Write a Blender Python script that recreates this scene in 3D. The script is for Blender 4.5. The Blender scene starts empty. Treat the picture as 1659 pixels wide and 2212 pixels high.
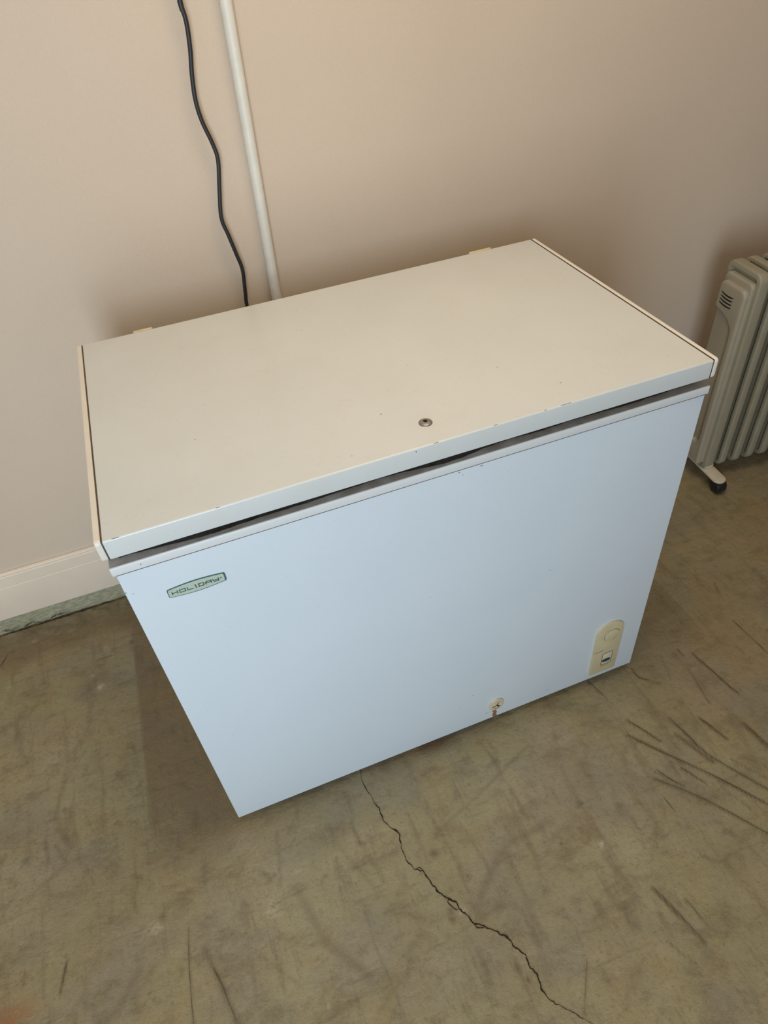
import bpy, bmesh, math, random
import numpy as np
from mathutils import Vector, Matrix, Euler, noise

random.seed(7)
S = bpy.context.scene
C = S.collection
PI = math.pi

# ------------------------------------------------------------------ camera
F_PX = 1483.6
CAM_LOC = Vector((0.1653, -0.7368, 1.4532))
CAM_ROT = Euler((0.8271, 0.0775, -0.3627), 'XYZ')
cd = bpy.data.cameras.new('camera')
cam = bpy.data.objects.new('camera', cd); C.objects.link(cam)
cam.location = CAM_LOC; cam.rotation_euler = CAM_ROT
cd.sensor_fit = 'HORIZONTAL'; cd.sensor_width = 36.0
cd.lens = F_PX / 1659 * 36.0
cd.clip_start = 0.02
S.camera = cam
CAM_M = CAM_ROT.to_matrix()

# ------------------------------------------------------------------ world, lights, exposure
S.view_settings.view_transform = 'Standard'
S.view_settings.look = 'None'
S.view_settings.gamma = 1.0
S.view_settings.use_curve_mapping = False
S.view_settings.exposure = 0.0

w = bpy.data.worlds.new('sky'); S.world = w; w.use_nodes = True
w.node_tree.nodes['Background'].inputs[0].default_value = (0.62, 0.80, 1.0, 1)
w.node_tree.nodes['Background'].inputs[1].default_value = 1.0

def area(name, loc, target, sx, sy, power, col):
    l = bpy.data.lights.new(name, 'AREA'); l.shape = 'RECTANGLE'
    l.size = sx; l.size_y = sy; l.energy = power; l.color = col
    o = bpy.data.objects.new(name, l); C.objects.link(o)
    o.location = loc
    o.rotation_euler = (Vector(target) - Vector(loc)).to_track_quat('-Z', 'Y').to_euler()
    return o
# daylight through the open door in the front wall
area('door_daylight', (-0.60, -2.44, 1.20), (-0.60, 0, 1.20), 1.0, 1.9, 53, (0.72, 0.86, 0.98))
# warm ceiling light above the freezer
area('ceiling_lamp_light', (0.75, 0.05, 2.50), (0.75, 0.05, 0), 0.9, 0.45, 14.5, (1.0, 0.82, 0.60))

# ------------------------------------------------------------------ helpers
def at(u, v, z=0.0):
    """photo pixel -> point of the horizontal plane z (real floor positions of marks)"""
    d = CAM_M @ Vector(((u - 829.5) / F_PX, -(v - 1106) / F_PX, -1))
    t = (z - CAM_LOC.z) / d.z
    return CAM_LOC + d * t

def at_y(u, v, y):
    d = CAM_M @ Vector(((u - 829.5) / F_PX, -(v - 1106) / F_PX, -1))
    t = (y - CAM_LOC.y) / d.y
    return CAM_LOC + d * t

def obj(name, bm, mat, parent=None, smooth=True, angle=35, tri=True):
    me = bpy.data.meshes.new(name)
    bmesh.ops.recalc_face_normals(bm, faces=bm.faces[:])
    bm.to_mesh(me); bm.free()
    if mat: me.materials.append(mat)
    if smooth:
        me.polygons.foreach_set('use_smooth', [True] * len(me.polygons))
        me.set_sharp_from_angle(angle=math.radians(angle))
    o = bpy.data.objects.new(name, me); C.objects.link(o)
    if parent: o.parent = parent
    return o

def thing(name, label, cat, loc=(0, 0, 0), rz=0, group=None):
    o = bpy.data.objects.new(name, None); C.objects.link(o)
    o.location = loc; o.rotation_euler = (0, 0, rz); o.empty_display_size = .05
    o['label'] = label; o['category'] = cat
    if group: o['group'] = group
    return o

def box(bm, x0, x1, y0, y1, z0, z1, bev=0.0, seg=2):
    r = bmesh.ops.create_cube(bm, size=1.0)
    vs = r['verts']
    bmesh.ops.scale(bm, vec=(x1 - x0, y1 - y0, z1 - z0), verts=vs)
    bmesh.ops.translate(bm, vec=((x0 + x1) / 2, (y0 + y1) / 2, (z0 + z1) / 2), verts=vs)
    if bev > 0:
        es = list({e for v in vs for e in v.link_edges})
        bmesh.ops.bevel(bm, geom=es, offset=bev, segments=seg, profile=0.5, affect='EDGES')

def rbox(x0, x1, y0, y1, z0, z1, bev=0.0, seg=2):
    bm = bmesh.new(); box(bm, x0, x1, y0, y1, z0, z1, bev, seg); return bm

def prism(bm, pts, axis, a0, a1, bev=0.0, seg=2, front_only=None):
    """polygon pts (p,q) extruded along axis; axis 'x': (y,z), 'y': (x,z), 'z': (x,y)"""
    def P(p, q, a):
        return {'x': (a, p, q), 'y': (p, a, q), 'z': (p, q, a)}[axis]
    v0 = [bm.verts.new(P(p, q, a0)) for p, q in pts]
    v1 = [bm.verts.new(P(p, q, a1)) for p, q in pts]
    n = len(pts)
    f0 = bm.faces.new(v0); f1 = bm.faces.new(v1[::-1])
    fs = [f0, f1]
    for i in range(n):
        fs.append(bm.faces.new((v0[i], v1[i], v1[(i + 1) % n], v0[(i + 1) % n])))
    bmesh.ops.recalc_face_normals(bm, faces=fs)
    if bev > 0:
        es = list(f0.edges) if front_only == 0 else (list(f1.edges) if front_only == 1 else list(f0.edges) + list(f1.edges))
        bmesh.ops.bevel(bm, geom=es, offset=bev, segments=seg, profile=0.5, affect='EDGES')

def rrect(x0, x1, z0, z1, r, n=6):
    pts = []
    for cx, cz, a in ((x1 - r, z1 - r, 0), (x0 + r, z1 - r, 90), (x0 + r, z0 + r, 180), (x1 - r, z0 + r, 270)):
        for i in range(n + 1):
            t = math.radians(a + 90 * i / n)
            pts.append((cx + r * math.cos(t), cz + r * math.sin(t)))
    return pts

def circ(cx, cz, rx, rz=None, n=32):
    rz = rz or rx
    return [(cx + rx * math.cos(2 * PI * i / n), cz + rz * math.sin(2 * PI * i / n)) for i in range(n)]

def ring(bm, outer, inner, axis, a0, a1):
    def P(p, q, a):
        return {'x': (a, p, q), 'y': (p, a, q), 'z': (p, q, a)}[axis]
    n = len(outer)
    A = [bm.verts.new(P(p, q, a0)) for p, q in outer]; B = [bm.verts.new(P(p, q, a0)) for p, q in inner]
    A1 = [bm.verts.new(P(p, q, a1)) for p, q in outer]; B1 = [bm.verts.new(P(p, q, a1)) for p, q in inner]
    for i in range(n):
        j = (i + 1) % n
        bm.faces.new((A[i], A[j], B[j], B[i])); bm.faces.new((A1[i], B1[i], B1[j], A1[j]))
        bm.faces.new((A[i], A1[i], A1[j], A[j])); bm.faces.new((B[i], B[j], B1[j], B1[i]))

def catmull(pts, n=8):
    pts = [Vector(p) for p in pts]; out = []
    P = [2 * pts[0] - pts[1]] + pts + [2 * pts[-1] - pts[-2]]
    for i in range(1, len(P) - 2):
        p0, p1, p2, p3 = P[i - 1:i + 3]
        for k in range(n):
            t = k / n
            out.append(0.5 * ((2 * p1) + (p2 - p0) * t + (2 * p0 - 5 * p1 + 4 * p2 - p3) * t * t + (3 * p1 - p0 - 3 * p2 + p3) * t ** 3))
    out.append(pts[-1]); return out

def tube(bm, pts, r, n=14):
    pts = [Vector(p) for p in pts]; rings = []
    nrm = None
    for i, p in enumerate(pts):
        d = (pts[min(i + 1, len(pts) - 1)] - pts[max(i - 1, 0)]).normalized()
        if nrm is None:
            nrm = d.orthogonal().normalized()
        nrm = (nrm - d * nrm.dot(d)).normalized()
        b = d.cross(nrm)
        rr = r[i] if isinstance(r, (list, tuple)) else r
        rings.append([bm.verts.new(p + rr * (nrm * math.cos(2 * PI * k / n) + b * math.sin(2 * PI * k / n))) for k in range(n)])
    for a, c in zip(rings, rings[1:]):
        for k in range(n):
            bm.faces.new((a[k], a[(k + 1) % n], c[(k + 1) % n], c[k]))
    bm.faces.new(rings[0]); bm.faces.new(rings[-1][::-1])

# ------------------------------------------------------------------ materials
class NT:
    def __init__(s, name):
        s.m = bpy.data.materials.new(name); s.m.use_nodes = True
        s.t = s.m.node_tree; s.b = s.t.nodes['Principled BSDF']
    def n(s, typ, **kw):
        nd = s.t.nodes.new(typ)
        for k, v in kw.items():
            if k.startswith('i_'):
                key = k[2:]; key = int(key) if key.isdigit() else key
                nd.inputs[key].default_value = v
            else: setattr(nd, k, v)
        return nd
    def l(s, a, b): s.t.links.new(a, b)
    def coord(s, scale=(1, 1, 1), rot=(0, 0, 0), loc=(0, 0, 0)):
        g = s.n('ShaderNodeNewGeometry'); m = s.n('ShaderNodeMapping')
        m.inputs['Scale'].default_value = scale; m.inputs['Rotation'].default_value = rot
        m.inputs['Location'].default_value = loc
        s.l(g.outputs['Position'], m.inputs['Vector']); return m.outputs[0]
    def noise(s, vec, scale, detail=4, rough=.55, dist=0):
        nd = s.n('ShaderNodeTexNoise'); nd.inputs['Scale'].default_value = scale
        nd.inputs['Detail'].default_value = detail; nd.inputs['Roughness'].default_value = rough
        nd.inputs['Distortion'].default_value = dist
        s.l(vec, nd.inputs['Vector']); return nd.outputs[0]
    def ramp(s, fac, stops):
        r = s.n('ShaderNodeValToRGB'); e = r.color_ramp.elements
        while len(e) < len(stops): e.new(0.5)
        for x, (p, c) in zip(e, stops):
            x.position = p; x.color = (c, c, c, 1) if isinstance(c, (int, float)) else (*c, 1)
        s.l(fac, r.inputs[0]); return r.outputs[0]
    def mix(s, fac, a, b, mode='MIX'):
        m = s.n('ShaderNodeMix', data_type='RGBA', blend_type=mode)
        for sock, v in ((0, fac), (6, a), (7, b)):
            if hasattr(v, 'node'): s.l(v, m.inputs[sock])
            elif sock == 0: m.inputs[0].default_value = v
            else: m.inputs[sock].default_value = (*v, 1)
        return m.outputs[2]
    def math(s, op, a, b=0.0, clamp=False):
        m = s.n('ShaderNodeMath', operation=op); m.use_clamp = clamp
        for k, v in ((0, a), (1, b)):
            if hasattr(v, 'node'): s.l(v, m.inputs[k])
            else: m.inputs[k].default_value = v
        return m.outputs[0]
    def bump(s, h, strength, dist=0.001):
        b = s.n('ShaderNodeBump'); b.inputs['Strength'].default_value = strength
        b.inputs['Distance'].default_value = dist
        s.l(h, b.inputs['Height']); s.l(b.outputs[0], s.b.inputs['Normal'])
    def rough(s, v): s.b.inputs['Roughness'].default_value = v
    def col(s, c):
        if hasattr(c, 'node'): s.l(c, s.b.inputs['Base Color'])
        else: s.b.inputs['Base Color'].default_value = (*c, 1)

def plain(name, c, rough=.5, var=.06, scale=30, metal=0, spec=.5, bump=0):
    t = NT(name); t.rough(rough); t.b.inputs['Metallic'].default_value = metal
    t.b.inputs['Specular IOR Level'].default_value = spec
    nz = t.noise(t.coord(), scale, 4)
    t.col(t.mix(t.ramp(nz, [(.3, 0), (.7, 1)]), tuple(x * (1 - var) for x in c), tuple(min(1, x * (1 + var)) for x in c)))
    if bump: t.bump(nz, bump)
    return t.m

# painted plaster wall
t = NT('wall_paint'); t.rough(.55); t.b.inputs['Specular IOR Level'].default_value = .3
c = t.coord()
big = t.noise(c, 1.6, 3)
col = t.mix(t.ramp(big, [(.35, 0), (.65, 1)]), (.67, .545, .430), (.71, .58, .455))
fine = t.noise(c, 260, 3)
col = t.mix(t.ramp(fine, [(.3, .0), (.7, .10)]), col, (.45, .37, .30))
t.col(col); t.bump(fine, .12, .002)
WALL = t.m
BASE = plain('baseboard_paint', (.83, .705, .57), .5, .03, 12, spec=.35)
CEIL = plain('ceiling_paint', (.74, .66, .55), .7, .03)

# curb of old concrete under the board
t = NT('curb_concrete'); t.rough(.85)
c = t.coord()
n1 = t.noise(c, 9, 6, .6, .4); n2 = t.noise(t.coord((1, 1, 3)), 60, 6, .65)
col = t.mix(t.ramp(n1, [(.35, 0), (.65, 1)]), (.36, .345, .225), (.46, .43, .29))
col = t.mix(t.ramp(n2, [(.42, 0), (.6, .5)]), col, (.14, .13, .10))
t.col(col); t.bump(n2, .5, .004)
CURB = t.m

# concrete floor
t = NT('floor_concrete'); t.b.inputs['Specular IOR Level'].default_value = .35
c = t.coord()
n_big = t.noise(t.coord((1, 1, 1)), 2.4, 4, .55, .3)
n_mid = t.noise(t.coord((1, 1.5, 1), (0, 0, .5)), 10, 9, .68, .25)
n_str = t.noise(t.coord((30, 5, 1), (0, 0, -.35)), 1, 9, .66, .2)
n_str2 = t.noise(t.coord((6, 46, 1), (0, 0, -.75)), 1, 8, .66, .2)
n_blot = t.noise(t.coord(loc=(7, 7, 0)), 26, 8, .7, .15)
n_fine = t.noise(c, 120, 7, .75)
n_grit = t.noise(c, 420, 4, .7)
col = t.mix(t.ramp(n_big, [(.33, 0), (.66, 1)]), (.292, .242, .132), (.366, .312, .180))
n_hue = t.noise(t.coord(loc=(3, 5, 0)), 4.5, 5, .6, .2)
col = t.mix(t.ramp(n_hue, [(.45, 0), (.62, .75)]), col, (.285, .245, .172))
n_hue2 = t.noise(t.coord(loc=(9, 1, 0)), 5.5, 6, .62, .2)
col = t.mix(t.ramp(n_hue2, [(.48, 0), (.66, .7)]), col, (.36, .275, .130))
n_hue3 = t.noise(t.coord(loc=(2, 8, 0)), 3.2, 5, .6, .2)
col = t.mix(t.ramp(n_hue3, [(.52, 0), (.68, .55)]), col, (.37, .27, .165))
col = t.mix(t.ramp(n_mid, [(.32, .60), (.48, 0)]), col, (.17, .128, .07))
col = t.mix(t.ramp(n_mid, [(.54, 0), (.72, .42)]), col, (.45, .375, .24))
col = t.mix(t.ramp(n_blot, [(.30, .58), (.46, 0)]), col, (.165, .125, .070))
col = t.mix(t.ramp(n_blot, [(.57, 0), (.72, .35)]), col, (.46, .39, .26))
col = t.mix(t.ramp(n_str, [(.32, .55), (.46, 0)]), col, (.17, .13, .075))
col = t.mix(t.ramp(n_str2, [(.58, 0), (.72, .55)]), col, (.17, .13, .075))
col = t.mix(t.ramp(n_fine, [(.28, .62), (.46, 0)]), col, (.14, .105, .06))
col = t.mix(t.ramp(n_fine, [(.58, 0), (.76, .38)]), col, (.52, .44, .30))
col = t.mix(t.ramp(n_grit, [(.28, .35), (.45, 0)]), col, (.15, .11, .065))
at_ = t.n('ShaderNodeAttribute', attribute_name='marks')
sep = t.n('ShaderNodeSeparateColor'); t.l(at_.outputs['Color'], sep.inputs[0])
brk = t.math('ADD', t.ramp(n_mid, [(.30, .25), (.60, .95)]), t.ramp(n_fine, [(.35, -.0), (.65, .45)]))
brk3 = t.ramp(n_fine, [(.40, .15), (.56, 1)])
brk4 = t.ramp(n_blot, [(.38, .35), (.58, 1)])
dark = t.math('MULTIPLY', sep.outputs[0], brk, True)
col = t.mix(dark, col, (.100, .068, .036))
col = t.mix(t.math('MULTIPLY', sep.outputs[1], t.math('MULTIPLY', brk3, brk4), True), col, (.66, .58, .44))
col = t.mix(t.math('MULTIPLY', sep.outputs[2], t.math('MULTIPLY', brk3, brk4), True), col, (.34, .16, .07))
t.col(col)
t.l(t.ramp(n_mid, [(.3, .50), (.7, .68)]), t.b.inputs['Roughness'])
h = t.math('ADD', t.math('MULTIPLY', n_mid, 1.2), t.math('MULTIPLY', n_fine, .35))
h = t.math('ADD', h, t.math('MULTIPLY', n_blot, .6))
h = t.math('ADD', h, t.math('MULTIPLY', n_grit, .10))
h = t.math('ADD', h, t.math('MULTIPLY', n_str, .4))
h = t.math('SUBTRACT', h, t.math('MULTIPLY', sep.outputs[0], .4))
t.bump(h, .75, .006)
FLOOR = t.m
CRACK = plain('crack_shade', (.035, .026, .016), .95, .2, 40, spec=.1)
SCRATCH = plain('scratch_grime', (.13, .10, .06), .9, .25, 60, spec=.2)

# white enamel of the freezer, stained near the drain
t = NT('freezer_enamel'); t.rough(.26)
c = t.coord()
nz = t.noise(c, 5, 3); sp = t.noise(c, 210, 2, .5)
col = t.mix(t.ramp(nz, [(.35, 0), (.65, 1)]), (.66, .735, .80), (.68, .75, .81))
col = t.mix(t.ramp(sp, [(.70, 0), (.78, .35)]), col, (.45, .44, .42))
t.col(col)
t.rough(.30)
t.bump(t.noise(c, 240, 2), .03, .001)
ENAMEL = t.m
t = NT('lid_enamel')
c = t.coord()
nz = t.noise(c, 6, 4); sp = t.noise(c, 170, 3, .6)
col = t.mix(t.ramp(nz, [(.35, 0), (.65, 1)]), (.685, .705, .695), (.71, .73, .72))
col = t.mix(t.ramp(sp, [(.62, 0), (.76, .30)]), col, (.50, .45, .37))
col = t.mix(t.ramp(t.noise(t.coord((1, 1, 1), loc=(4, 2, 0)), 14, 5, .6), [(.5, 0), (.85, .16)]), col, (.66, .56, .40))
t.col(col)
t.rough(.24)
t.bump(t.noise(c, 240, 2), .03, .001)
LIDM = t.m
t = NT('rim_plastic'); t.rough(.38)
c = t.coord()
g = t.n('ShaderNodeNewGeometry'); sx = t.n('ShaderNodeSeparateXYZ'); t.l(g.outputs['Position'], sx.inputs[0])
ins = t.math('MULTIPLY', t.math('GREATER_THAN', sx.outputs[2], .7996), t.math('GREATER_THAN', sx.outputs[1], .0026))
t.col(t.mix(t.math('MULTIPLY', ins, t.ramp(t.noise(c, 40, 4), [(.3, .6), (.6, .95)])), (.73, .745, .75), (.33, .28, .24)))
RIM = t.m
TRIM = plain('trim_plastic', (.80, .755, .67), .35, .03, 20)
GASKET = plain('gasket_rubber', (.022, .019, .016), .9, .5, 60, spec=.1)
LINER = plain('lid_liner', (.35, .32, .28), .6, .2, 30)
METAL = plain('lock_metal', (.30, .27, .26), .42, .12, 200, metal=.6)
BLACK = plain('black_plastic', (.012, .012, .014), .35, .1, 40)
HOLE = plain('dark_hole', (.006, .006, .006), .8, .1, 40)
YELLOW = plain('yellowed_plastic', (.56, .49, .31), .42, .07, 25)
YELL2 = plain('yellowed_hinge', (.66, .53, .30), .45, .08, 40)
BADGE = plain('badge_face', (.52, .575, .49), .4, .05, 60)
GREEN = plain('badge_green', (.045, .16, .13), .5, .2, 200)
WINDOW = plain('window_green', (.01, .05, .045), .25, .2, 60)
RED = plain('red_print', (.45, .17, .12), .6, .1, 60)
RUST = plain('rust', (.24, .12, .055), .85, .35, 160)
CHIP = plain('paint_chip', (.10, .07, .05), .8, .4, 90)
DARKUNDER = plain('underbody', (.06, .05, .045), .7, .2, 20)
CABLE = plain('cable_rubber', (.022, .023, .028), .45, .15, 60, bump=.1)
PIPE = plain('conduit_paint', (.80, .77, .69), .42, .04, 50, bump=.1)
RAD = plain('radiator_paint', (.31, .283, .205), .42, .05, 18, bump=.05)
RADP = plain('radiator_plastic', (.35, .312, .235), .45, .04, 18)
FOOTM = plain('foot_plastic', (.60, .54, .42), .5, .08, 40)

# ------------------------------------------------------------------ setting
YW = 0.774                                   # wall plane
X0, X1, YF, ZC = -2.6, 3.6, -2.5, 2.6

def struct(o): o['kind'] = 'structure'; return o

# floor: fine grid in view, coarse outside; marks and painted shade are a colour attribute of the concrete
xs = np.concatenate([np.linspace(X0, -0.9, 12)[:-1], np.arange(-0.9, 2.3, .005), np.linspace(2.3, X1, 10)])
ys = np.concatenate([np.linspace(YF, -0.85, 14)[:-1], np.arange(-0.85, YW, .005), [YW + .02]])
nx, ny = len(xs), len(ys)
GX, GY = np.meshgrid(xs, ys)
dark = np.zeros_like(GX); pale = np.zeros_like(GX); red = np.zeros_like(GX)

def stroke(chan, pts, wpx, s, world=False):
    """soft worn streak through photo points laid on the floor"""
    P = [at(*p) for p in pts]
    k = (at(pts[0][0] + 10, pts[0][1]) - P[0]).length / 10
    wm = max(.0028, wpx * k * .5)
    for a, b in zip(P, P[1:]):
        d = b - a; L2 = d.x ** 2 + d.y ** 2 + 1e-9
        u = np.clip(((GX - a.x) * d.x + (GY - a.y) * d.y) / L2, 0, 1)
        r2 = (GX - a.x - u * d.x) ** 2 + (GY - a.y - u * d.y) ** 2
        np.maximum(chan, s * np.exp(-r2 / (wm * wm)), out=chan)

def blob(chan, p, rx, ry, s, hard=1.0):
    q = at(*p); k = (at(p[0] + 10, p[1]) - q).length / 10
    a, b = rx * k, ry * k * 1.3
    r2 = ((GX - q.x) / a) ** 2 + ((GY - q.y) / b) ** 2
    np.maximum(chan, s * np.exp(-r2 ** hard), out=chan)

# old footprint beside the freezer: a darker strip with a straight edge
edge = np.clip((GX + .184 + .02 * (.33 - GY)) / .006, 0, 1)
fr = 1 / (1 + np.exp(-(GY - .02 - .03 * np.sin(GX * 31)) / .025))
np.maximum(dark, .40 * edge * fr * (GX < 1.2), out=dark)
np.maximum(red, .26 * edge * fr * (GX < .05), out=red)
red[:] = np.maximum(red, .20 * (GY > .62) * (GX < 1))
# dirt along the wall
np.maximum(dark, .46 / (1 + np.exp(-(GY - .655 - .012 * np.sin(GX * 17) - .008 * np.sin(GX * 43)) / .012)), out=dark)
# freezer's shadow on the floor to its right, painted into the dark channel
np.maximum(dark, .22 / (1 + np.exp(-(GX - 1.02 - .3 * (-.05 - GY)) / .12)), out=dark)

DS = [  # (points, width px, strength)
 ([(1410,1917),(1525,2037)],9,.75), ([(1415,1682),(1520,1725),(1659,1800)],7,.6),
 ([(1355,1587),(1520,1665),(1659,1737)],7,.7), ([(1355,1555),(1425,1600)],6,.6),
 ([(1445,1550),(1530,1630),(1659,1705)],7,.6), ([(1460,1585),(1540,1645)],10,.7),
 ([(1490,1600),(1530,1640)],14,.4), ([(1510,1550),(1570,1595)],9,.8), ([(1605,1562),(1659,1610)],14,.8),
 ([(1470,1657),(1525,1692)],6,.6), ([(1415,1665),(1480,1700)],5,.5), ([(1515,1847),(1555,1862)],5,.5),
 ([(1580,1640),(1659,1680)],6,.5), ([(1560,1700),(1640,1760)],5,.35), ([(1480,1940),(1530,2000)],4,.4),
 ([(1445,2035),(1500,2080)],5,.4), ([(1190,1770),(1150,1795),(1100,1820),(1072,1860),(1045,1920),(1030,1960)],18,.28),
 ([(1462,1401),(1476,1417)],4,.7), ([(1494,1410),(1540,1450),(1595,1498)],7,.7), ([(1584,1340),(1620,1375),(1659,1410)],7,.55),
 ([(1428,1417),(1450,1466)],5,.45), ([(1363,1442),(1378,1462),(1426,1476)],6,.55), ([(1498,1462),(1534,1521)],6,.45),
 ([(1589,1394),(1607,1412)],6,.6), ([(1543,1258),(1555,1285)],7,.6), ([(1449,1247),(1496,1250)],4,.6),
 ([(1353,1555),(1400,1583),(1430,1600)],5,.7), ([(1607,1204),(1659,1211)],6,.5), ([(1560,1240),(1640,1225)],5,.35),
 ([(1480,1150),(1659,1135)],5,.3), ([(1500,1225),(1508,1262)],7,.4), ([(1425,1235),(1432,1260)],7,.3),
 ([(1510,1320),(1535,1345)],12,.35), ([(1460,1300),(1420,1310)],20,.25), ([(1590,1560),(1630,1640)],20,.3),
 ([(440,2045),(475,2120),(515,2212)],11,.5), ([(640,1915),(700,2030),(800,2110)],20,.30),
 ([(407,2005),(408,2060),(418,2212)],5,.35), ([(145,2075),(130,2145)],4,.7), ([(300,2100),(250,2185),(215,2212)],24,.32),
 ([(330,2090),(290,2150),(300,2180)],20,.28), ([(125,1790),(155,1825)],12,.4), ([(98,1815),(105,1865)],8,.4),
 ([(120,1825),(145,1865)],7,.4), ([(597,1795),(603,1850),(605,1915)],9,.28), ([(530,1950),(565,2025)],8,.25),
 ([(560,2060),(650,2130)],8,.22), ([(700,1790),(760,1860),(820,1930)],12,.2), ([(760,1790),(830,1900)],8,.25),
 ([(890,1640),(940,1700),(960,1760)],9,.15), ([(1140,1610),(1030,1720),(950,1790)],8,.25),
 ([(1268,2075),(1262,2190)],4,.3), ([(0,1440),(16,1415)],5,.8), ([(1265,1466),(1300,1500)],4,.5),
 ([(150,1640),(120,1760),(140,1800)],10,.25), ([(30,1600),(90,1500)],9,.22), ([(180,1450),(200,1520)],16,.22),
 ([(50,1950),(150,1860),(250,1830)],10,.22), ([(500,1740),(440,1800)],6,.4), ([(210,1425),(240,1415)],5,.5),
]
for p, wd, s in DS: stroke(dark, p, wd, s)
for p, rx, ry, s in [((938,1842),10,7,.7),((975,1965),8,6,.5),((978,1985),8,6,.5),((1118,2089),7,9,.6),((1142,2115),6,7,.6),
    ((940,1605),55,14,.85),((975,1920),5,5,.4),((55,1858),9,8,.5),((425,1790),90,38,.38),((200,1480),34,26,.35),((286,1386),7,5,.8),
    ((262,1320),6,5,.6),((700,1800),60,30,.2),((1297,1560),60,50,.15),((1610,1420),90,60,.2),((350,1980),8,8,.5),((393,2095),6,6,.4),
    ((475,2065),5,5,.5),((255,2120),5,5,.4),((1370,2000),14,10,.3),((850,1965),20,16,.2),((1550,1120),120,60,.25),((410,1640),40,26,.35)]:
    blob(dark, p, rx, ry, s)
for p, rx, ry, s in [((587,1962),12,11,.7),((216,1484),8,7,.8),((199,1460),6,4,.6),((335,2008),24,9,.35),((1390,1815),60,36,.16),
    ((1300,1826),10,6,.7),((1000,1968),7,6,.6),((63,1379),4,3,1.0),((500,1690),5,4,.4),((1513,1183),4,3,.7),((710,2170),4,6,.5),
    ((1290,1590),10,6,.2),((100,1640),90,50,.14),((60,1900),90,60,.12),((560,1900),70,60,.12)]:
    blob(pale, p, rx, ry, s)
for p, rx, ry, s in [((1258,1790),34,26,.35),((14,2212),50,24,1.6),((150,1930),110,50,.14),((1560,1960),90,160,.0),((670,2080),16,14,.3),
    ((925,1610),40,10,.45),((385,1640),30,24,.25),((180,2040),80,60,.10)]:
    blob(red, p, rx, ry, s)

def zf(x, y):
    return .0012 * noise.noise(Vector((x * 9, y * 9, 0))) 
Z = np.zeros_like(GX)
for j in range(ny):
    if ys[j] < -0.86: continue
    for i in range(0, nx):
        if -0.9 < xs[i] < 2.3:
            Z[j, i] = -.0006 + .0006 * noise.noise(Vector((xs[i] * 14, ys[j] * 14, 0))) + .0004 * noise.noise(Vector((xs[i] * 60, ys[j] * 60, 3)))
Z = np.minimum(Z, 0) - dark * .0006 * 0
co = np.stack([GX, GY, Z], -1).reshape(-1, 3).astype(np.float32)
idx = np.arange(nx * ny).reshape(ny, nx)
quads = np.stack([idx[:-1, :-1], idx[:-1, 1:], idx[1:, 1:], idx[1:, :-1]], -1).reshape(-1, 4).astype(np.int32)
me = bpy.data.meshes.new('floor')
me.vertices.add(len(co)); me.vertices.foreach_set('co', co.ravel())
me.loops.add(quads.size); me.loops.foreach_set('vertex_index', quads.ravel())
me.polygons.add(len(quads)); me.polygons.foreach_set('loop_start', np.arange(0, quads.size, 4, dtype=np.int32))
me.update(calc_edges=True); me.validate()
me.polygons.foreach_set('use_smooth', [True] * len(quads))
ca = me.attributes.new('marks', 'FLOAT_COLOR', 'POINT')
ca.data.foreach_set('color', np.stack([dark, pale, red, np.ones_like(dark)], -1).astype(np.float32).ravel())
me.materials.append(FLOOR)
floor = struct(bpy.data.objects.new('floor', me)); C.objects.link(floor)

def ribbon(bm, pts, wid, z=.0005, jit=0.0, n=4, plane='z', const=0.0):
    """thin flat opening of varying width along a path"""
    P = catmull(pts, n)
    vs = []; ph = random.uniform(0, 50)
    N = len(P)
    for i, p in enumerate(P):
        d = (P[min(i + 1, N - 1)] - P[max(i - 1, 0)]); d.normalize()
        s = Vector((-d.y, d.x, 0)) if plane == 'z' else Vector((-d.z, 0, d.x))
        taper = min(1, 4 * i / N, 4 * (N - 1 - i) / N)
        wv = wid * (.35 + .65 * taper) * random.uniform(.6, 1.3) * max(.25, 1 + 1.1 * noise.noise(Vector((i * .13, ph, 0)))) * .5 + 1e-5
        off = s * random.uniform(-jit, jit)
        vs.append((bm.verts.new(p + off + s * wv), bm.verts.new(p + off - s * wv)))
    for (a, b), (c_, d_) in zip(vs, vs[1:]):
        bm.faces.new((a, b, d_, c_))

def floorpath(px, z=.0004): return [Vector((at(*p).x, at(*p).y, z)) for p in px]
CR = [(776,1655),(780,1668),(784,1690),(800,1720),(818,1745),(830,1775),(856,1797),(864,1802),(866,1832),(882,1863),(897,1878),
 (915,1882),(935,1912),(948,1928),(970,1942),(985,1950),(991,1962),(1010,1978),(1022,1993),(1046,2001),(1075,2014),(1100,2028),
 (1110,2043),(1135,2063),(1146,2090),(1162,2108),(1168,2132),(1180,2152),(1200,2168),(1230,2182),(1262,2202),(1290,2216)]
CRJ = []
for a, b in zip(CR, CR[1:]):
    m = max(1, int(math.hypot(b[0] - a[0], b[1] - a[1]) / 6))
    for k in range(m):
        CRJ.append((a[0] + (b[0] - a[0]) * k / m + random.uniform(-1.6, 1.6), a[1] + (b[1] - a[1]) * k / m + random.uniform(-1.6, 1.6)))
CRJ.append(CR[-1])
bm = bmesh.new(); ribbon(bm, floorpath(CRJ), .0023, jit=.0003, n=3)
ribbon(bm, floorpath([(970,1942),(968,1950),(984,1964),(991,1964)]), .0012, n=5)
ribbon(bm, floorpath([(1022,1993),(1030,2003),(1046,2004)]), .0014, n=5)
ribbon(bm, floorpath([(897,1880),(905,1874),(916,1881)]), .001, n=5)
o = obj('crack', bm, CRACK, floor, smooth=False); o['label'] = 'long thin dark crack running across the concrete'
bm = bmesh.new()
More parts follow.
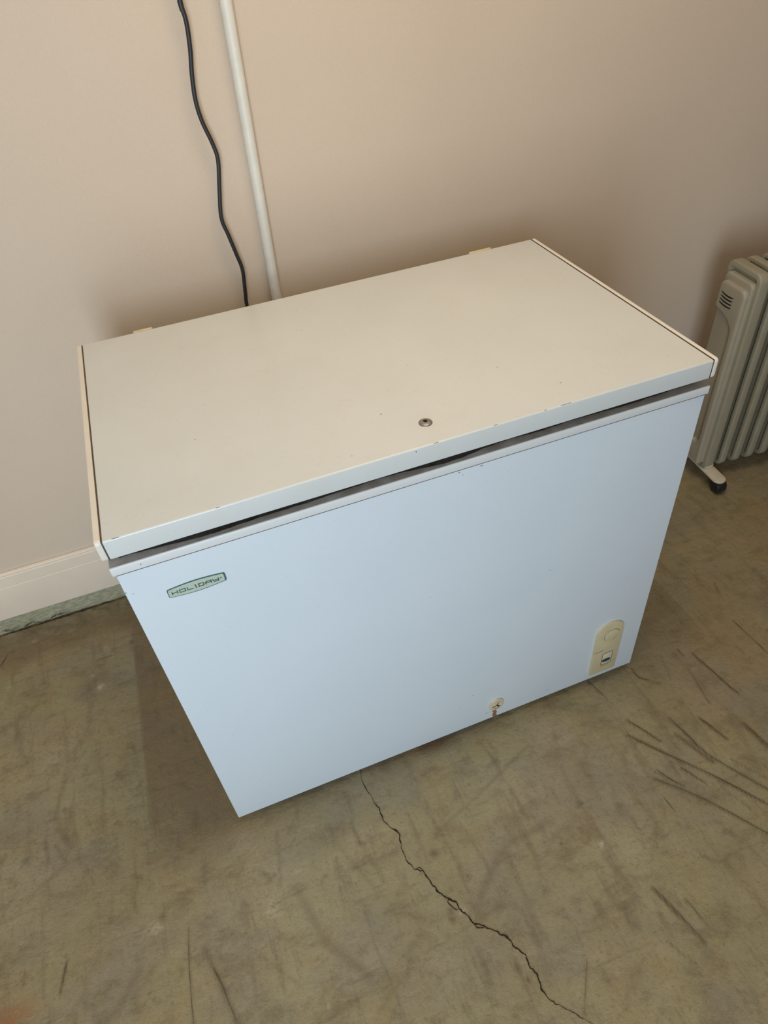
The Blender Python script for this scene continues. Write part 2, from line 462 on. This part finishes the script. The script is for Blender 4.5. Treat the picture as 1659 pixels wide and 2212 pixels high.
for p, wmm in [([(1462,1401),(1476,1417)],1.4),([(1494,1410),(1540,1450),(1570,1478),(1595,1498)],2.0),([(1355,1587),(1420,1620),(1520,1665),(1590,1700),(1659,1737)],2.2),
    ([(1415,1682),(1520,1725),(1659,1800)],1.8),([(1445,1550),(1490,1592),(1530,1630),(1659,1705)],2.0),([(1355,1555),(1395,1580),(1425,1602)],1.8),
    ([(1510,1550),(1540,1572),(1570,1597)],2.6),([(1608,1562),(1640,1592)],2.4),([(1470,1657),(1525,1692)],1.6),([(1415,1660),(1450,1684),(1480,1699)],1.3),
    ([(1432,1720),(1460,1755)],1.3),([(1410,1917),(1440,1945),(1525,2037)],1.6),([(1480,1940),(1530,2000)],1.0),([(1363,1442),(1378,1462),(1402,1469)],1.6),
    ([(1498,1462),(1534,1521)],1.1),([(1265,1466),(1313,1511)],1.0),([(145,2075),(138,2105),(130,2145)],1.6),([(0,1441),(16,1415)],1.8),
    ([(407,2005),(409,2100),(418,2212)],.8),([(1584,1340),(1620,1375),(1659,1410)],1.4),([(1268,2070),(1262,2190)],.7),([(460,2090),(480,2130),(513,2212)],1.4)]:
    ribbon(bm, floorpath(p, .0003), wmm * .001, jit=.0002, n=6)
o = obj('scratches', bm, SCRATCH, floor, smooth=False); o['kind'] = 'stuff'; o['label'] = 'dark scratches and gouges in the concrete'

# back wall and the rest of the room
struct(obj('wall_back', rbox(X0, X1, YW, YW + .12, 0.061, ZC), WALL, smooth=False))
struct(obj('wall_left', rbox(X0 - .12, X0, YF, YW + .12, 0, ZC), WALL, smooth=False))
struct(obj('wall_right', rbox(X1, X1 + .12, YF, YW + .12, 0, ZC), WALL, smooth=False))
bm = bmesh.new()
box(bm, X0, -1.15, YF - .12, YF, 0, ZC); box(bm, -.05, X1, YF - .12, YF, 0, ZC); box(bm, -1.15, -.05, YF - .12, YF, 2.25, ZC)
struct(obj('wall_front', bm, WALL, smooth=False))
struct(obj('ceiling', rbox(X0 - .12, X1 + .12, YF - .12, YW + .12, ZC, ZC + .1), CEIL, smooth=False))

# concrete curb under the wall, and the rough lip of the floor screed against it
def strip(rows, amp_y, amp_z, seed, ends):
    bm = bmesh.new(); N = 1100; grid = []
    for i in range(N + 1):
        x = X0 + .001 + (X1 - X0 - .002) * i / N
        lip = .010 * noise.noise(Vector((x * 9, seed, 0))) + .006 * noise.noise(Vector((x * 31, 2, seed))) + .004 * noise.noise(Vector((x * 90, 2, seed)))
        row = []
        for k, (y, z) in enumerate(rows):
            f = k / (len(rows) - 1); a = f if not ends else math.sin(PI * min(f, .85) / .85)
            yy = y + amp_y * a * noise.noise(Vector((x * 40, k * .8, seed))) + (lip * f if ends else lip * .25 * f)
            zz = z + amp_z * a * (noise.noise(Vector((x * 55, k * 1.1, seed + 4))) + .6 * noise.noise(Vector((x * 140, k * 2.1, seed))))
            row.append(bm.verts.new((x, min(yy, .7735), zz)))
        grid.append(row)
    for a, b in zip(grid, grid[1:]):
        for k in range(len(rows) - 1): bm.faces.new((a[k], b[k], b[k + 1], a[k + 1]))
    return bm
bm = strip([(.7665, .0612), (.7660, .048), (.7652, .036), (.7645, .026), (.7640, .017), (.7655, .008), (.7665, -.002)], .004, .003, 1, False)
box(bm, X0 + .001, X1 - .001, .7690, YW + .12, -.001, .0605)
curb = struct(obj('trim_1', bm, CURB, angle=70)); curb['label'] = 'greenish grey broken concrete curb below the baseboard'
bm = strip([(.7660, .0070), (.7610, .0105), (.7550, .0085), (.7480, .0070), (.7400, .0055), (.7310, .0040), (.7210, .0022), (.7100, .0004), (.6980, -.0025)], .006, .0032, 9, True)
LIP = bm
lip = struct(obj('trim_2', bm, FLOOR, angle=70)); 
_a = lip.data.attributes.new('marks', 'FLOAT_COLOR', 'POINT')
for v_, d_ in zip(lip.data.vertices, _a.data):
    q = v_.co; n_ = .5 + .5 * noise.noise(q * 25)
    d_.color = (.38 + .35 * n_, .25 * max(0, noise.noise(q * 60)), 0, 1)
lip['label'] = 'rough brown lip of the floor screed along the curb'
for ppx, wmm in [([(0,1384),(30,1377),(66,1365),(89,1352),(108,1349),(133,1343),(164,1330),(183,1323),(215,1315),(236,1312),(262,1302)],3.4),([(108,1334),(120,1328),(136,1323),(158,1318)],2.0),
    ([(50,1354),(66,1345),(92,1342)],2.6),([(2,1362),(20,1360),(44,1354)],2.6)]:
    bm = bmesh.new(); pts = []
    for q in catmull([Vector((a, b, 0)) for a, b in ppx], 6):
        w_ = at_y(q.x + random.uniform(-1, 1), q.y + random.uniform(-1.5, 1.5), .7608); pts.append(Vector((w_.x, .7578, max(w_.z, .0118 + .0012 * noise.noise(Vector((w_.x * 50, 0, 0)))))))
    ribbon(bm, pts, wmm * .001, plane='y', n=2, jit=.0004)
    obj('crack', bm, CRACK, curb, smooth=False)

# moulded baseboard
prof = [(YW, .061), (.7645, .061), (.764, .0625), (.764, .1675), (.7652, .1690), (.7652, .1705), (.764, .172), (.764, .2025),
        (.7655, .2040), (.7662, .2055), (.7650, .2070), (.7645, .2095), (.7660, .2125), (.7690, .2145), (.7715, .2150), (.7725, .2135), (YW, .2135)]
bm = bmesh.new(); prism(bm, prof, 'x', X0, X1)
struct(obj('baseboard_back', bm, BASE, angle=25))

# ------------------------------------------------------------------ conduit and cable
p0 = at_y(487, 0, .760); p1 = at_y(598, 645, .760); d = (p0 - p1).normalized()
pipe = thing('conduit_pipe', 'white painted round conduit pipe running down the wall behind the freezer', 'pipe', (p1.x, .760, .2155))
top = p1 + d * ((ZC - .0005 - p1.z) / d.z); bot = p1 + d * ((.216 - p1.z) / d.z)
pts = [bot.lerp(top, k / 40) - Vector((p1.x, .760, .2155)) for k in range(41)]
bm = bmesh.new(); tube(bm, pts, .0112, 24); obj('tube', bm, PIPE, pipe)

CB = [(382,-28),(387,0),(402,46),(411,108),(414.5,160),(422,215),(436,261),(459,310),(471,347),(474,409),(478,470),(493,507),(511,550),(524,584),(530,633),(534,662)]
pp = [at_y(*q, .752) for q in CB]
pp = [Vector((p1.x - .10, .752, ZC - .001)), Vector((p1.x - .085, .752, 2.2)), Vector((pp[0].x - .012, .752, 1.75))] + pp
e = pp[-1]
pp += [Vector((e.x + .004, .751, e.z - .08)), Vector((e.x + .01, .748, .52)), Vector((e.x + .05, .735, .33)), Vector((e.x + .10, .70, .22)), Vector((e.x + .12, .66, .17)), Vector((e.x + .12, .61, .155))]
bm = bmesh.new(); tube(bm, catmull(pp, 6), .0041, 12)
cable = obj('power_cable', bm, CABLE)
cable['label'] = 'black wavy power cable hanging down the beige wall left of the white pipe'; cable['category'] = 'cable'

# ------------------------------------------------------------------ chest freezer
W, D, H, T = .9618, .5821, .85, .0342
fz = thing('chest_freezer', 'white chest freezer with cream lid standing on the concrete floor', 'freezer', (W / 2, D / 2, 0))
OX = Vector((-W / 2, -D / 2, 0))
def fobj(name, bm, mat, parent=fz, **k):
    bmesh.ops.translate(bm, vec=OX, verts=bm.verts[:])
    return obj(name, bm, mat, parent, **k)

bx0, bx1 = -.0032, W + .0032
body = fobj('cabinet', rbox(bx0, bx1, .0025, .572, .020, .786, .0022, 3), ENAMEL)
# plastic rim on top of the cabinet
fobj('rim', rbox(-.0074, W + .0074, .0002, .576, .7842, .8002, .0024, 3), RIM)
# seam shade between rim and sheet
bm = rbox(bx0 + .001, bx1 - .001, .0021, .003, .7828, .7836); fobj('seam', bm, CHIP, smooth=False)
# lid shell: sheet folded down at the front, slightly soft fold
bm = rbox(.0004, W - .0004, 0.0, D, H - T, H, .0026, 4)
lid = fobj('lid', bm, LIDM)
for s, (a, b) in enumerate(((-.0095, -.0006), (W + .0006, W + .0082))):
    bm = bmesh.new(); prism(bm, rrect(-.0006, D + .001, H - T - .0005, H + .0012, .006, 5), 'x', a, b, .0016, 2)
    fobj('edge_trim', bm, TRIM, lid)
fobj('seam', rbox(-.0008, .0006, .0006, D - .001, H - T + .001, H + .0001), CHIP, lid, smooth=False)
fobj('seam', rbox(W - .0006, W + .0008, .0006, D - .001, H - T + .001, H + .0001), CHIP, lid, smooth=False)
fobj('liner', rbox(.03, W - .03, .036, D - .03, .7995, H - T + .002, .003), LINER, lid)
# sagging gasket: reaches forward where the photograph shows black in the gap
bm = bmesh.new(); N = 240
def sag(x):
    g = lambda c, s_: math.exp(-((x - c) / s_) ** 2)
    u = x / W
    return .0175 - .009 * g(.13, .075) - .0105 * g(.50, .06) - .004 * g(.82, .07) - .005 * g(.27, .08) - .003 * g(.66, .04) - .0012 * noise.noise(Vector((x * 60, 0, 0)))
prev = None; A = []
for i in range(N + 1):
    x = .008 + (W - .016) * i / N; y = sag(x)
    A.append([bm.verts.new((x, y, H - T + .001)), bm.verts.new((x, y - .0006, .8085)), bm.verts.new((x, y + .001, .8007)),
              bm.verts.new((x, .034, .8007)), bm.verts.new((x, .034, H - T + .001))])
for a, b in zip(A, A[1:]):
    for k in range(5): bm.faces.new((a[k], a[(k + 1) % 5], b[(k + 1) % 5], b[k]))
bm.faces.new(A[0]); bm.faces.new(A[-1][::-1])
fobj('gasket', bm, GASKET, lid)
# side gaskets
bm = bmesh.new(); box(bm, .012, .03, .034, D - .03, .8004, H - T + .001); box(bm, W - .03, W - .012, .034, D - .03, .8004, H - T + .001)
box(bm, .012, W - .012, D - .03, D - .015, .8004, H - T + .001)
fobj('gasket', bm, GASKET, lid)
# lock
lx, ly = .4818, .053
bm = bmesh.new()
prof = [(.0, .0030), (.0030, .0030), (.0060, .0027), (.0086, .0019), (.0104, .0008), (.0108, .0), ]
rings = []
for r, z in prof[1:]:
    rings.append([bm.verts.new((lx + r * math.cos(2 * PI * k / 32), ly + r * math.sin(2 * PI * k / 32), H + z)) for k in range(32)])
for a, b in zip(rings, rings[1:]):
    for k in range(32): bm.faces.new((a[k], a[(k + 1) % 32], b[(k + 1) % 32], b[k]))
ctr = [bm.verts.new((lx + .003 * math.cos(2 * PI * k / 32), ly + .003 * math.sin(2 * PI * k / 32), H + .0005)) for k in range(32)]
for k in range(32): bm.faces.new((rings[0][k], ctr[k], ctr[(k + 1) % 32], rings[0][(k + 1) % 32]))
bm.faces.new(ctr)
lock = fobj('lock', bm, METAL, lid, angle=50)
bm = bmesh.new(); prism(bm, circ(lx, ly, .0028, .0025, 20), 'z', H + .0006, H + .0031); fobj('keyhole', bm, HOLE, lock, smooth=False) if False else bm.free()
bm = bmesh.new(); prism(bm, circ(lx - .0002, ly + .0012, .0032, .0026, 20), 'z', H + .0020, H + .00325); 
bmesh.ops.translate(bm, vec=OX, verts=bm.verts[:]); 
kh = obj('keyhole', bm, HOLE, lid, smooth=False)
# hinges
for hx0, hx1 in ((.096, .134), (.813, .866)):
    bm = bmesh.new()
    prism(bm, rrect(D + .0002, D + .0075, .775, .8512, .0034, 4), 'x', hx0, hx1, .003, 2)
    box(bm, hx0 + .004, hx1 - .004, .5725, D + .006, .70, .79, .003)
    hg = fobj('hinge', bm, YELL2)
# feet
for fx in (.06, W - .06):
    for fy in (.06, .51):
        bm = bmesh.new(); prism(bm, circ(fx, fy, .02, n=20), 'z', .0002, .0205, .002); fobj('foot', bm, BLACK)
fobj('base_plate', rbox(.01, W - .01, .015, .56, .0165, .0205), DARKUNDER, smooth=False)
# compressor louvre behind is unseen; badge
YB = .0025
bc = .7203
def barrel(o=0.0):
    x0, x1, he, hm, r = .0497 - o, .1350 + o, .0085 + o, .0118 + o, .0025
    pts = []
    n = 24
    for i in range(n + 1):
        u = i / n; x = x0 + .002 + (x1 - x0 - .004) * u
        pts.append((x, bc + he + (hm - he) * math.sin(PI * u)))
    pts += [(x1 - .0006, bc + he - .0008), (x1, bc + he - .003), (x1, bc - he + .003), (x1 - .0006, bc - he + .0008)]
    for i in range(n + 1):
        u = 1 - i / n; x = x0 + .002 + (x1 - x0 - .004) * u
        pts.append((x, bc - he - (hm - he) * math.sin(PI * u)))
    pts += [(x0 + .0006, bc - he + .0008), (x0, bc - he + .003), (x0, bc + he - .003), (x0 + .0006, bc + he - .0008)]
    return pts
bm = bmesh.new(); prism(bm, barrel(.0), 'y', YB + .0005, YB - .0013, .0004, 1); badge = fobj('badge', bm, GREEN); badge['label'] = 'pale green barrel-shaped name badge with dark green border'
bm = bmesh.new()
inner = [(.0510 + (x - .0497) * (.1326 - .0510) / (.1350 - .0497), bc + .0001 + (z - bc) * .86) for x, z in barrel()]
prism(bm, inner, 'y', YB, YB - .0017, .0003, 1); fobj('face', bm, BADGE, badge)
def seg(bm, x0, z0, x1, z1, wd=.0013):
    d = Vector((x1 - x0, 0, z1 - z0)); L = d.length; d.normalize(); s = Vector((-d.z, 0, d.x)) * wd / 2
    a = Vector((x0, 0, z0)) - d * wd / 2; b = Vector((x1, 0, z1)) + d * wd / 2
    v = [a + s, a - s, b - s, b + s]
    f0 = [bm.verts.new((q.x, YB - .0021, q.z)) for q in v]; f1 = [bm.verts.new((q.x, YB - .0012, q.z)) for q in v]
    bm.faces.new(f0)
    for k in range(4): bm.faces.new((f0[k], f1[k], f1[(k + 1) % 4], f0[(k + 1) % 4]))
LH = .0052
GL = {
 'H': [(0,0,0,1),(1,0,1,1),(0,.5,1,.5)],
 'O': [(0,0,1,0),(1,0,1,1),(1,1,0,1),(0,1,0,0)],
 'L': [(0,1,0,0),(0,0,1,0)],
 'I': [(.3,0,.3,1),(0,1,.3,1),(.3,0,.6,0)],
 'D': [(0,0,.85,0),(.85,0,1,.25),(1,.25,1,.75),(1,.75,.85,1),(.85,1,0,1),(.1,1,.1,0)],
 'A': [(0,0,0,.75),(0,.75,.25,1),(.25,1,1,1),(1,1,1,0),(0,.45,1,.45)],
 'Y': [(0,1,0,.5),(0,.5,1,.5),(1,1,1,0),(.15,0,1,0)],
}
for ch, x0, wd in (('H',.0560,.0076),('O',.0670,.0080),('L',.0782,.0076),('I',.0895,.0030),('D',.0942,.0080),('A',.1050,.0080),('Y',.1160,.0078)):
    bm = bmesh.new()
    for a, b, c_, d_ in GL[ch]:
        seg(bm, x0 + a * wd, bc - LH / 2 + b * LH, x0 + c_ * wd, bc - LH / 2 + d_ * LH)
    fobj('letter', bm, GREEN, badge, smooth=False)
bm = bmesh.new(); seg(bm, .1268, bc + .0012, .1284, bc + .0012); fobj('dot', bm, GREEN, badge, smooth=False)

# control panel
px0, px1, pz0 = .8440, .9145, .0385
cx = (px0 + px1) / 2; R_ = (px1 - px0) / 2
pts = [(px0 + .006, pz0), ] 
pts = []
for i in range(25):
    a = math.radians(180 * i / 24); pts.append((cx + R_ * math.cos(a), .1895 + R_ * 1.0 * math.sin(a)))
for i in range(5):
    a = math.radians(180 + 90 * i / 4); pts.append((px0 + .006 + .006 * math.cos(a), pz0 + .006 + .006 * math.sin(a)))
for i in range(5):
    a = math.radians(270 + 90 * i / 4); pts.append((px1 - .006 + .006 * math.cos(a), pz0 + .006 + .006 * math.sin(a)))
bm = bmesh.new(); prism(bm, pts, 'y', YB + .001, YB - .0040, .0012, 2, front_only=1)
cp = fobj('control_panel', bm, YELLOW); cp['label'] = 'yellowed plastic control panel with rounded top at lower right'
dcx, dcz = .8845, .1775
bm = bmesh.new(); prism(bm, circ(dcx, dcz, .0200, n=40), 'y', YB - .003, YB - .0042); fobj('groove', bm, CHIP, cp)
bm = bmesh.new(); prism(bm, circ(dcx, dcz, .0192, n=40), 'y', YB - .003, YB - .0058, .001, 2, front_only=1)
box(bm, dcx - .0015, dcx + .0015, YB - .0075, YB - .005, dcz - .015, dcz + .015, .0006)
dial = fobj('dial', bm, YELLOW, cp)
for k in range(5):
    a = math.radians(125 + k * 14)
    bm = bmesh.new(); q = (dcx + .026 * math.cos(a), dcz + .026 * math.sin(a))
    prism(bm, circ(q[0], q[1], .0011, n=8), 'y', YB - .0038, YB - .00425); fobj('mark', bm, RED, cp, smooth=False)
fobj('groove', rbox(px0 + .001, .8716, YB - .0043, YB - .0038, .1265, .1274), CHIP, cp, smooth=False)
bm = bmesh.new(); ring(bm, rrect(.8706, .8984, .068, .1135, .005), rrect(.8716, .8974, .069, .1125, .0042), 'y', YB - .0036, YB - .0045)
fobj('groove', bm, CHIP, cp, smooth=False)
fobj('switch_surround', rbox(.8722, .8968, YB - .0050, YB - .003, .0705, .1115, .001), plain('grey_white_plastic', (.56, .51, .39), .4), cp)
bm = bmesh.new(); prism(bm, rrect(.8722, .8942, .0800, .0915, .0050), 'y', YB - .004, YB - .0053); fobj('switch_window', bm, WINDOW, cp, smooth=False)
fobj('print', rbox(.872, .892, YB - .0043, YB - .0038, .0625, .0640), RED, cp, smooth=False)

# drain plug
qx, qz = .6018, .0730
bm = bmesh.new(); prism(bm, circ(qx, qz, .0188, .0205, 36), 'y', YB + .001, YB - .0035, .0018, 3, front_only=1)
dp = fobj('drain_plug', bm, plain('drain_plastic', (.60, .52, .37), .5, .12, 90))
bm = bmesh.new(); ring(bm, circ(qx, qz, .0128, n=30), circ(qx, qz, .0115, n=30), 'y', YB - .003, YB - .0042)
fobj('ring', bm, YELLOW, dp)
bm = bmesh.new()
YBs = YB; YB = YB - .0018
seg(bm, qx - .009, qz - .0045, qx + .001, qz - .002, .0022); seg(bm, qx + .001, qz - .002, qx + .006, qz - .008, .0034)
seg(bm, qx + .001, qz - .001, qx + .004, qz + .006, .0020); seg(bm, qx - .003, qz - .014, qx + .004, qz - .012, .0028)
YB = YBs
fobj('slot', bm, CRACK, dp, smooth=False)
bm = bmesh.new()
prev = None
strip = []
for i in range(13):
    z = .0560 - (.0560 - .0212) * i / 12
    c_ = .5995 + .0012 * math.sin(i * 1.3); wv = .0040 + .0012 * math.sin(i * 2.1) + .0012 * i / 12
    strip.append((bm.verts.new((c_ - wv, YB - .0003, z)), bm.verts.new((c_ + wv, YB - .0003, z))))
for (a, b), (c_, d_) in zip(strip, strip[1:]): bm.faces.new((a, b, d_, c_))
fobj('rust_streak', bm, RUST, body, smooth=False)

# paint chips and specks
def chip_top(u, v, l, wd, ang):
    q = at(u, v, H); bm = bmesh.new()
    n = 8; pts = [(q.x + math.cos(2 * PI * k / n) * l * math.cos(ang) - math.sin(2 * PI * k / n) * wd * math.sin(ang) * random.uniform(.6, 1.2),
                   q.y + math.cos(2 * PI * k / n) * l * math.sin(ang) + math.sin(2 * PI * k / n) * wd * math.cos(ang) * random.uniform(.6, 1.2)) for k in range(n)]
    prism(bm, pts, 'z', H - .0001, H + .00015); fobj('paint_chip', bm, CHIP, lid, smooth=False)
def chip_front(u, v, l, wd, ang, y=0.0, par=None):
    q = at_y(u, v, y); bm = bmesh.new()
    n = 8; pts = [(q.x + math.cos(2 * PI * k / n) * l * math.cos(ang) - math.sin(2 * PI * k / n) * wd * math.sin(ang) * random.uniform(.6, 1.2),
                   q.z + math.cos(2 * PI * k / n) * l * math.sin(ang) + math.sin(2 * PI * k / n) * wd * math.cos(ang) * random.uniform(.6, 1.2)) for k in range(n)]
    prism(bm, pts, 'y', y + .0001, y - .00015); fobj('paint_chip', bm, CHIP, par or lid, smooth=False)
for a in [(823, 895, .0020, .0005, -.6), (1074, 793, .0016, .0004, -.9), (1211, 827, .0022, .0006, .1), (640, 670, .0012, .0008, 0), (652, 714, .001, .0008, 0),
          (422, 950, .0012, .0008, 0), (1210, 590, .001, .0007, 0), (880, 790, .0009, .0006, 0), (760, 985, .0009, .0006, 0)]: chip_top(*a)
for a in [(1225, 862, .009), (470, 1094, .003), (1072, 913, .003), (942, 942, .004), (1180, 878, .002), (250, 1166, .005)]:
    q = at_y(a[0], a[1], 0.0002)
    bm = bmesh.new(); box(bm, q.x - a[2], q.x + a[2], .0008, .0016, H - .0013, H - .0003, .0002, 1)
    fobj('paint_chip', bm, CHIP, lid, smooth=False)
for a in [(899, 976, .0010, .0010, 0)]: chip_front(*a)
for a in [(992, 1021, .0022, .0006, .2), (1000, 1026, .0012, .0005, 0), (272, 1281, .0008, .0008, 0), (288, 1283, .0018, .0004, 0), (1022, 1502, .0022, .0006, -.4),
          (993, 1531, .001, .001, 0), (1052, 1540, .005, .0005, .1), (1188, 1232, .0008, .001, 0), (1182, 1490, .004, .0004, .1), (930, 1290, .0007, .0007, 0)]:
    chip_front(*a, y=.0025, par=body)
chip_front(304, 1219, .0009, .0009, 0, y=.0002, par=body)
chip_front(1040, 1006, .003, .0006, 0, y=.0024, par=body)

# ------------------------------------------------------------------ oil radiator
rad = thing('oil_heater', 'beige oil-filled column heater on castors standing by the wall right of the freezer', 'heater', (1.566, .545, 0), -.10)
FZ0, FZ1, FD = .052, .667, .066
def fin_bm(x0, th, recess=.004, d=FD, inset=.012):
    bm = bmesh.new()
    prism(bm, rrect(-d, d, FZ0, FZ1, .024, 6), 'x', x0, x0 + th, 0)
    bm.faces.ensure_lookup_table()
    caps = [f for f in bm.faces if len(f.verts) > 6]
    es = [e for f in caps for e in f.edges]
    bmesh.ops.bevel(bm, geom=es, offset=.005, segments=3, profile=.5, affect='EDGES')
    caps = [f for f in bm.faces if len(f.verts) > 6]
    for f in caps:
        nrm = f.normal.copy()
        bmesh.ops.inset_region(bm, faces=[f], thickness=inset, depth=0)
        bmesh.ops.inset_region(bm, faces=[f], thickness=.003, depth=0)
        sx = -1 if f.calc_center_median().x < x0 + th / 2 else 1
        bmesh.ops.translate(bm, vec=(-sx * recess, 0, 0), verts=f.verts[:])
    return bm
fin0 = obj('end_frame', fin_bm(0, .030, .010, inset=.009), RAD, rad)
proto = obj('fin', fin_bm(0, .021, .007, inset=.007), RAD, rad); proto.location = (.050, 0, 0)
for k in range(1, 9):
    c2 = proto.copy(); C.objects.link(c2); c2.parent = rad; c2.location = (.050 + .047 * k, 0, 0)
for z in (.135, .60):
    bm = bmesh.new(); tube(bm, [Vector((.006 + k * .08, 0, z)) for k in range(6)], .022, 16)
    obj('oil_tube', bm, RAD, rad)
# control housing
bm = bmesh.new()
hp = rrect(-.053, .053, .068, .640, .013, 5)
prism(bm, hp, 'x', .012, -.009, .005, 3, front_only=1)
house = obj('control_housing', bm, RADP, rad)
bm = bmesh.new()
cpts = []
# raised front: full width on top, narrow strip down the front side, foot at the bottom
def arc(cy, cz, r, a0, a1, n=8): return [(cy + r * math.cos(math.radians(a0 + (a1 - a0) * i / n)), cz + r * math.sin(math.radians(a0 + (a1 - a0) * i / n))) for i in range(n + 1)]
cpts += arc(.030, .602, .020, 0, 90, 6) + arc(-.030, .602, .020, 90, 180, 6)
cpts += [(-.050, .072), (.052, .072), (.052, .125)] + [(.010, .130)] + arc(-.010, .155, .018, 300, 180, 6)
cpts += [(-.028, .22), (-.028, .49)] + [(-.024, .510), (-.010, .525), (.016, .536), (.052, .543)]
prism(bm, cpts, 'x', -.006, -.021, .0085, 5, front_only=1)
raised = obj('raised_cover', bm, RADP, house)
# louvres
for k in range(4):
    bm = bmesh.new(); z = .596 - k * .0092
    P = [Vector((-.0213, y, z - .0085 + .0045 * ((y - .010) / .03) ** 2)) for y in np.linspace(-.012, .036, 10)]
    vs = []
    for q in P:
        wv = .0021 * (1 - .5 * abs((q.y - .012) / .024) ** 4)
        vs.append([bm.verts.new(q + Vector((0, 0, wv))), bm.verts.new(q - Vector((0, 0, wv))), bm.verts.new(q + Vector((.001, 0, -wv))), bm.verts.new(q + Vector((.001, 0, wv)))])
    for a, b in zip(vs, vs[1:]):
        for m in range(4): bm.faces.new((a[m], a[(m + 1) % 4], b[(m + 1) % 4], b[m]))
    obj('louvre', bm, HOLE, house, smooth=False)
# feet with castors, one pair near and one far
def foot(xc):
    bm = bmesh.new()
    pts = arc(xc, -.110, .020, 180, 360, 10) + arc(xc, .110, .020, 0, 180, 10)
    prism(bm, pts, 'z', .043, .052, .003, 2)
    box(bm, xc - .014, xc + .014, -.06, .06, .050, .066, .003)
    f = obj('foot_bracket', bm, FOOTM, rad)
    for sy in (-1, 1):
        bm = bmesh.new()
        prof = [(.006, .0235), (.012, .0225), (.0165, .018), (.018, .009), (.018, .0)]
        prof = [(-a, r) for a, r in prof[::-1]] + prof
        rings = []
        for a, r in prof:
            r = max(r, .0005)
            rings.append([bm.verts.new((xc + .004 + a, sy * .112 + r * math.cos(2 * PI * k / 24), .0238 + r * math.sin(2 * PI * k / 24))) for k in range(24)])
        for a, b in zip(rings, rings[1:]):
            for k in range(24): bm.faces.new((a[k], a[(k + 1) % 24], b[(k + 1) % 24], b[k]))
        box(bm, xc - .004, xc + .012, sy * .112 - .007, sy * .112 + .007, .03, .0435, .002)
        obj('castor', bm, BLACK, f)
foot(.022); foot(.400)

# ceiling lamp fitting (outside the frame)
lampf = thing('ceiling_lamp', 'flat ceiling lamp above the freezer', 'lamp', (0.75, .05, 2.6))
obj('housing', rbox(-.46, .46, -.24, .24, -.085, -.0005, .01), plain('lamp_white', (.8, .8, .78), .5), lampf)
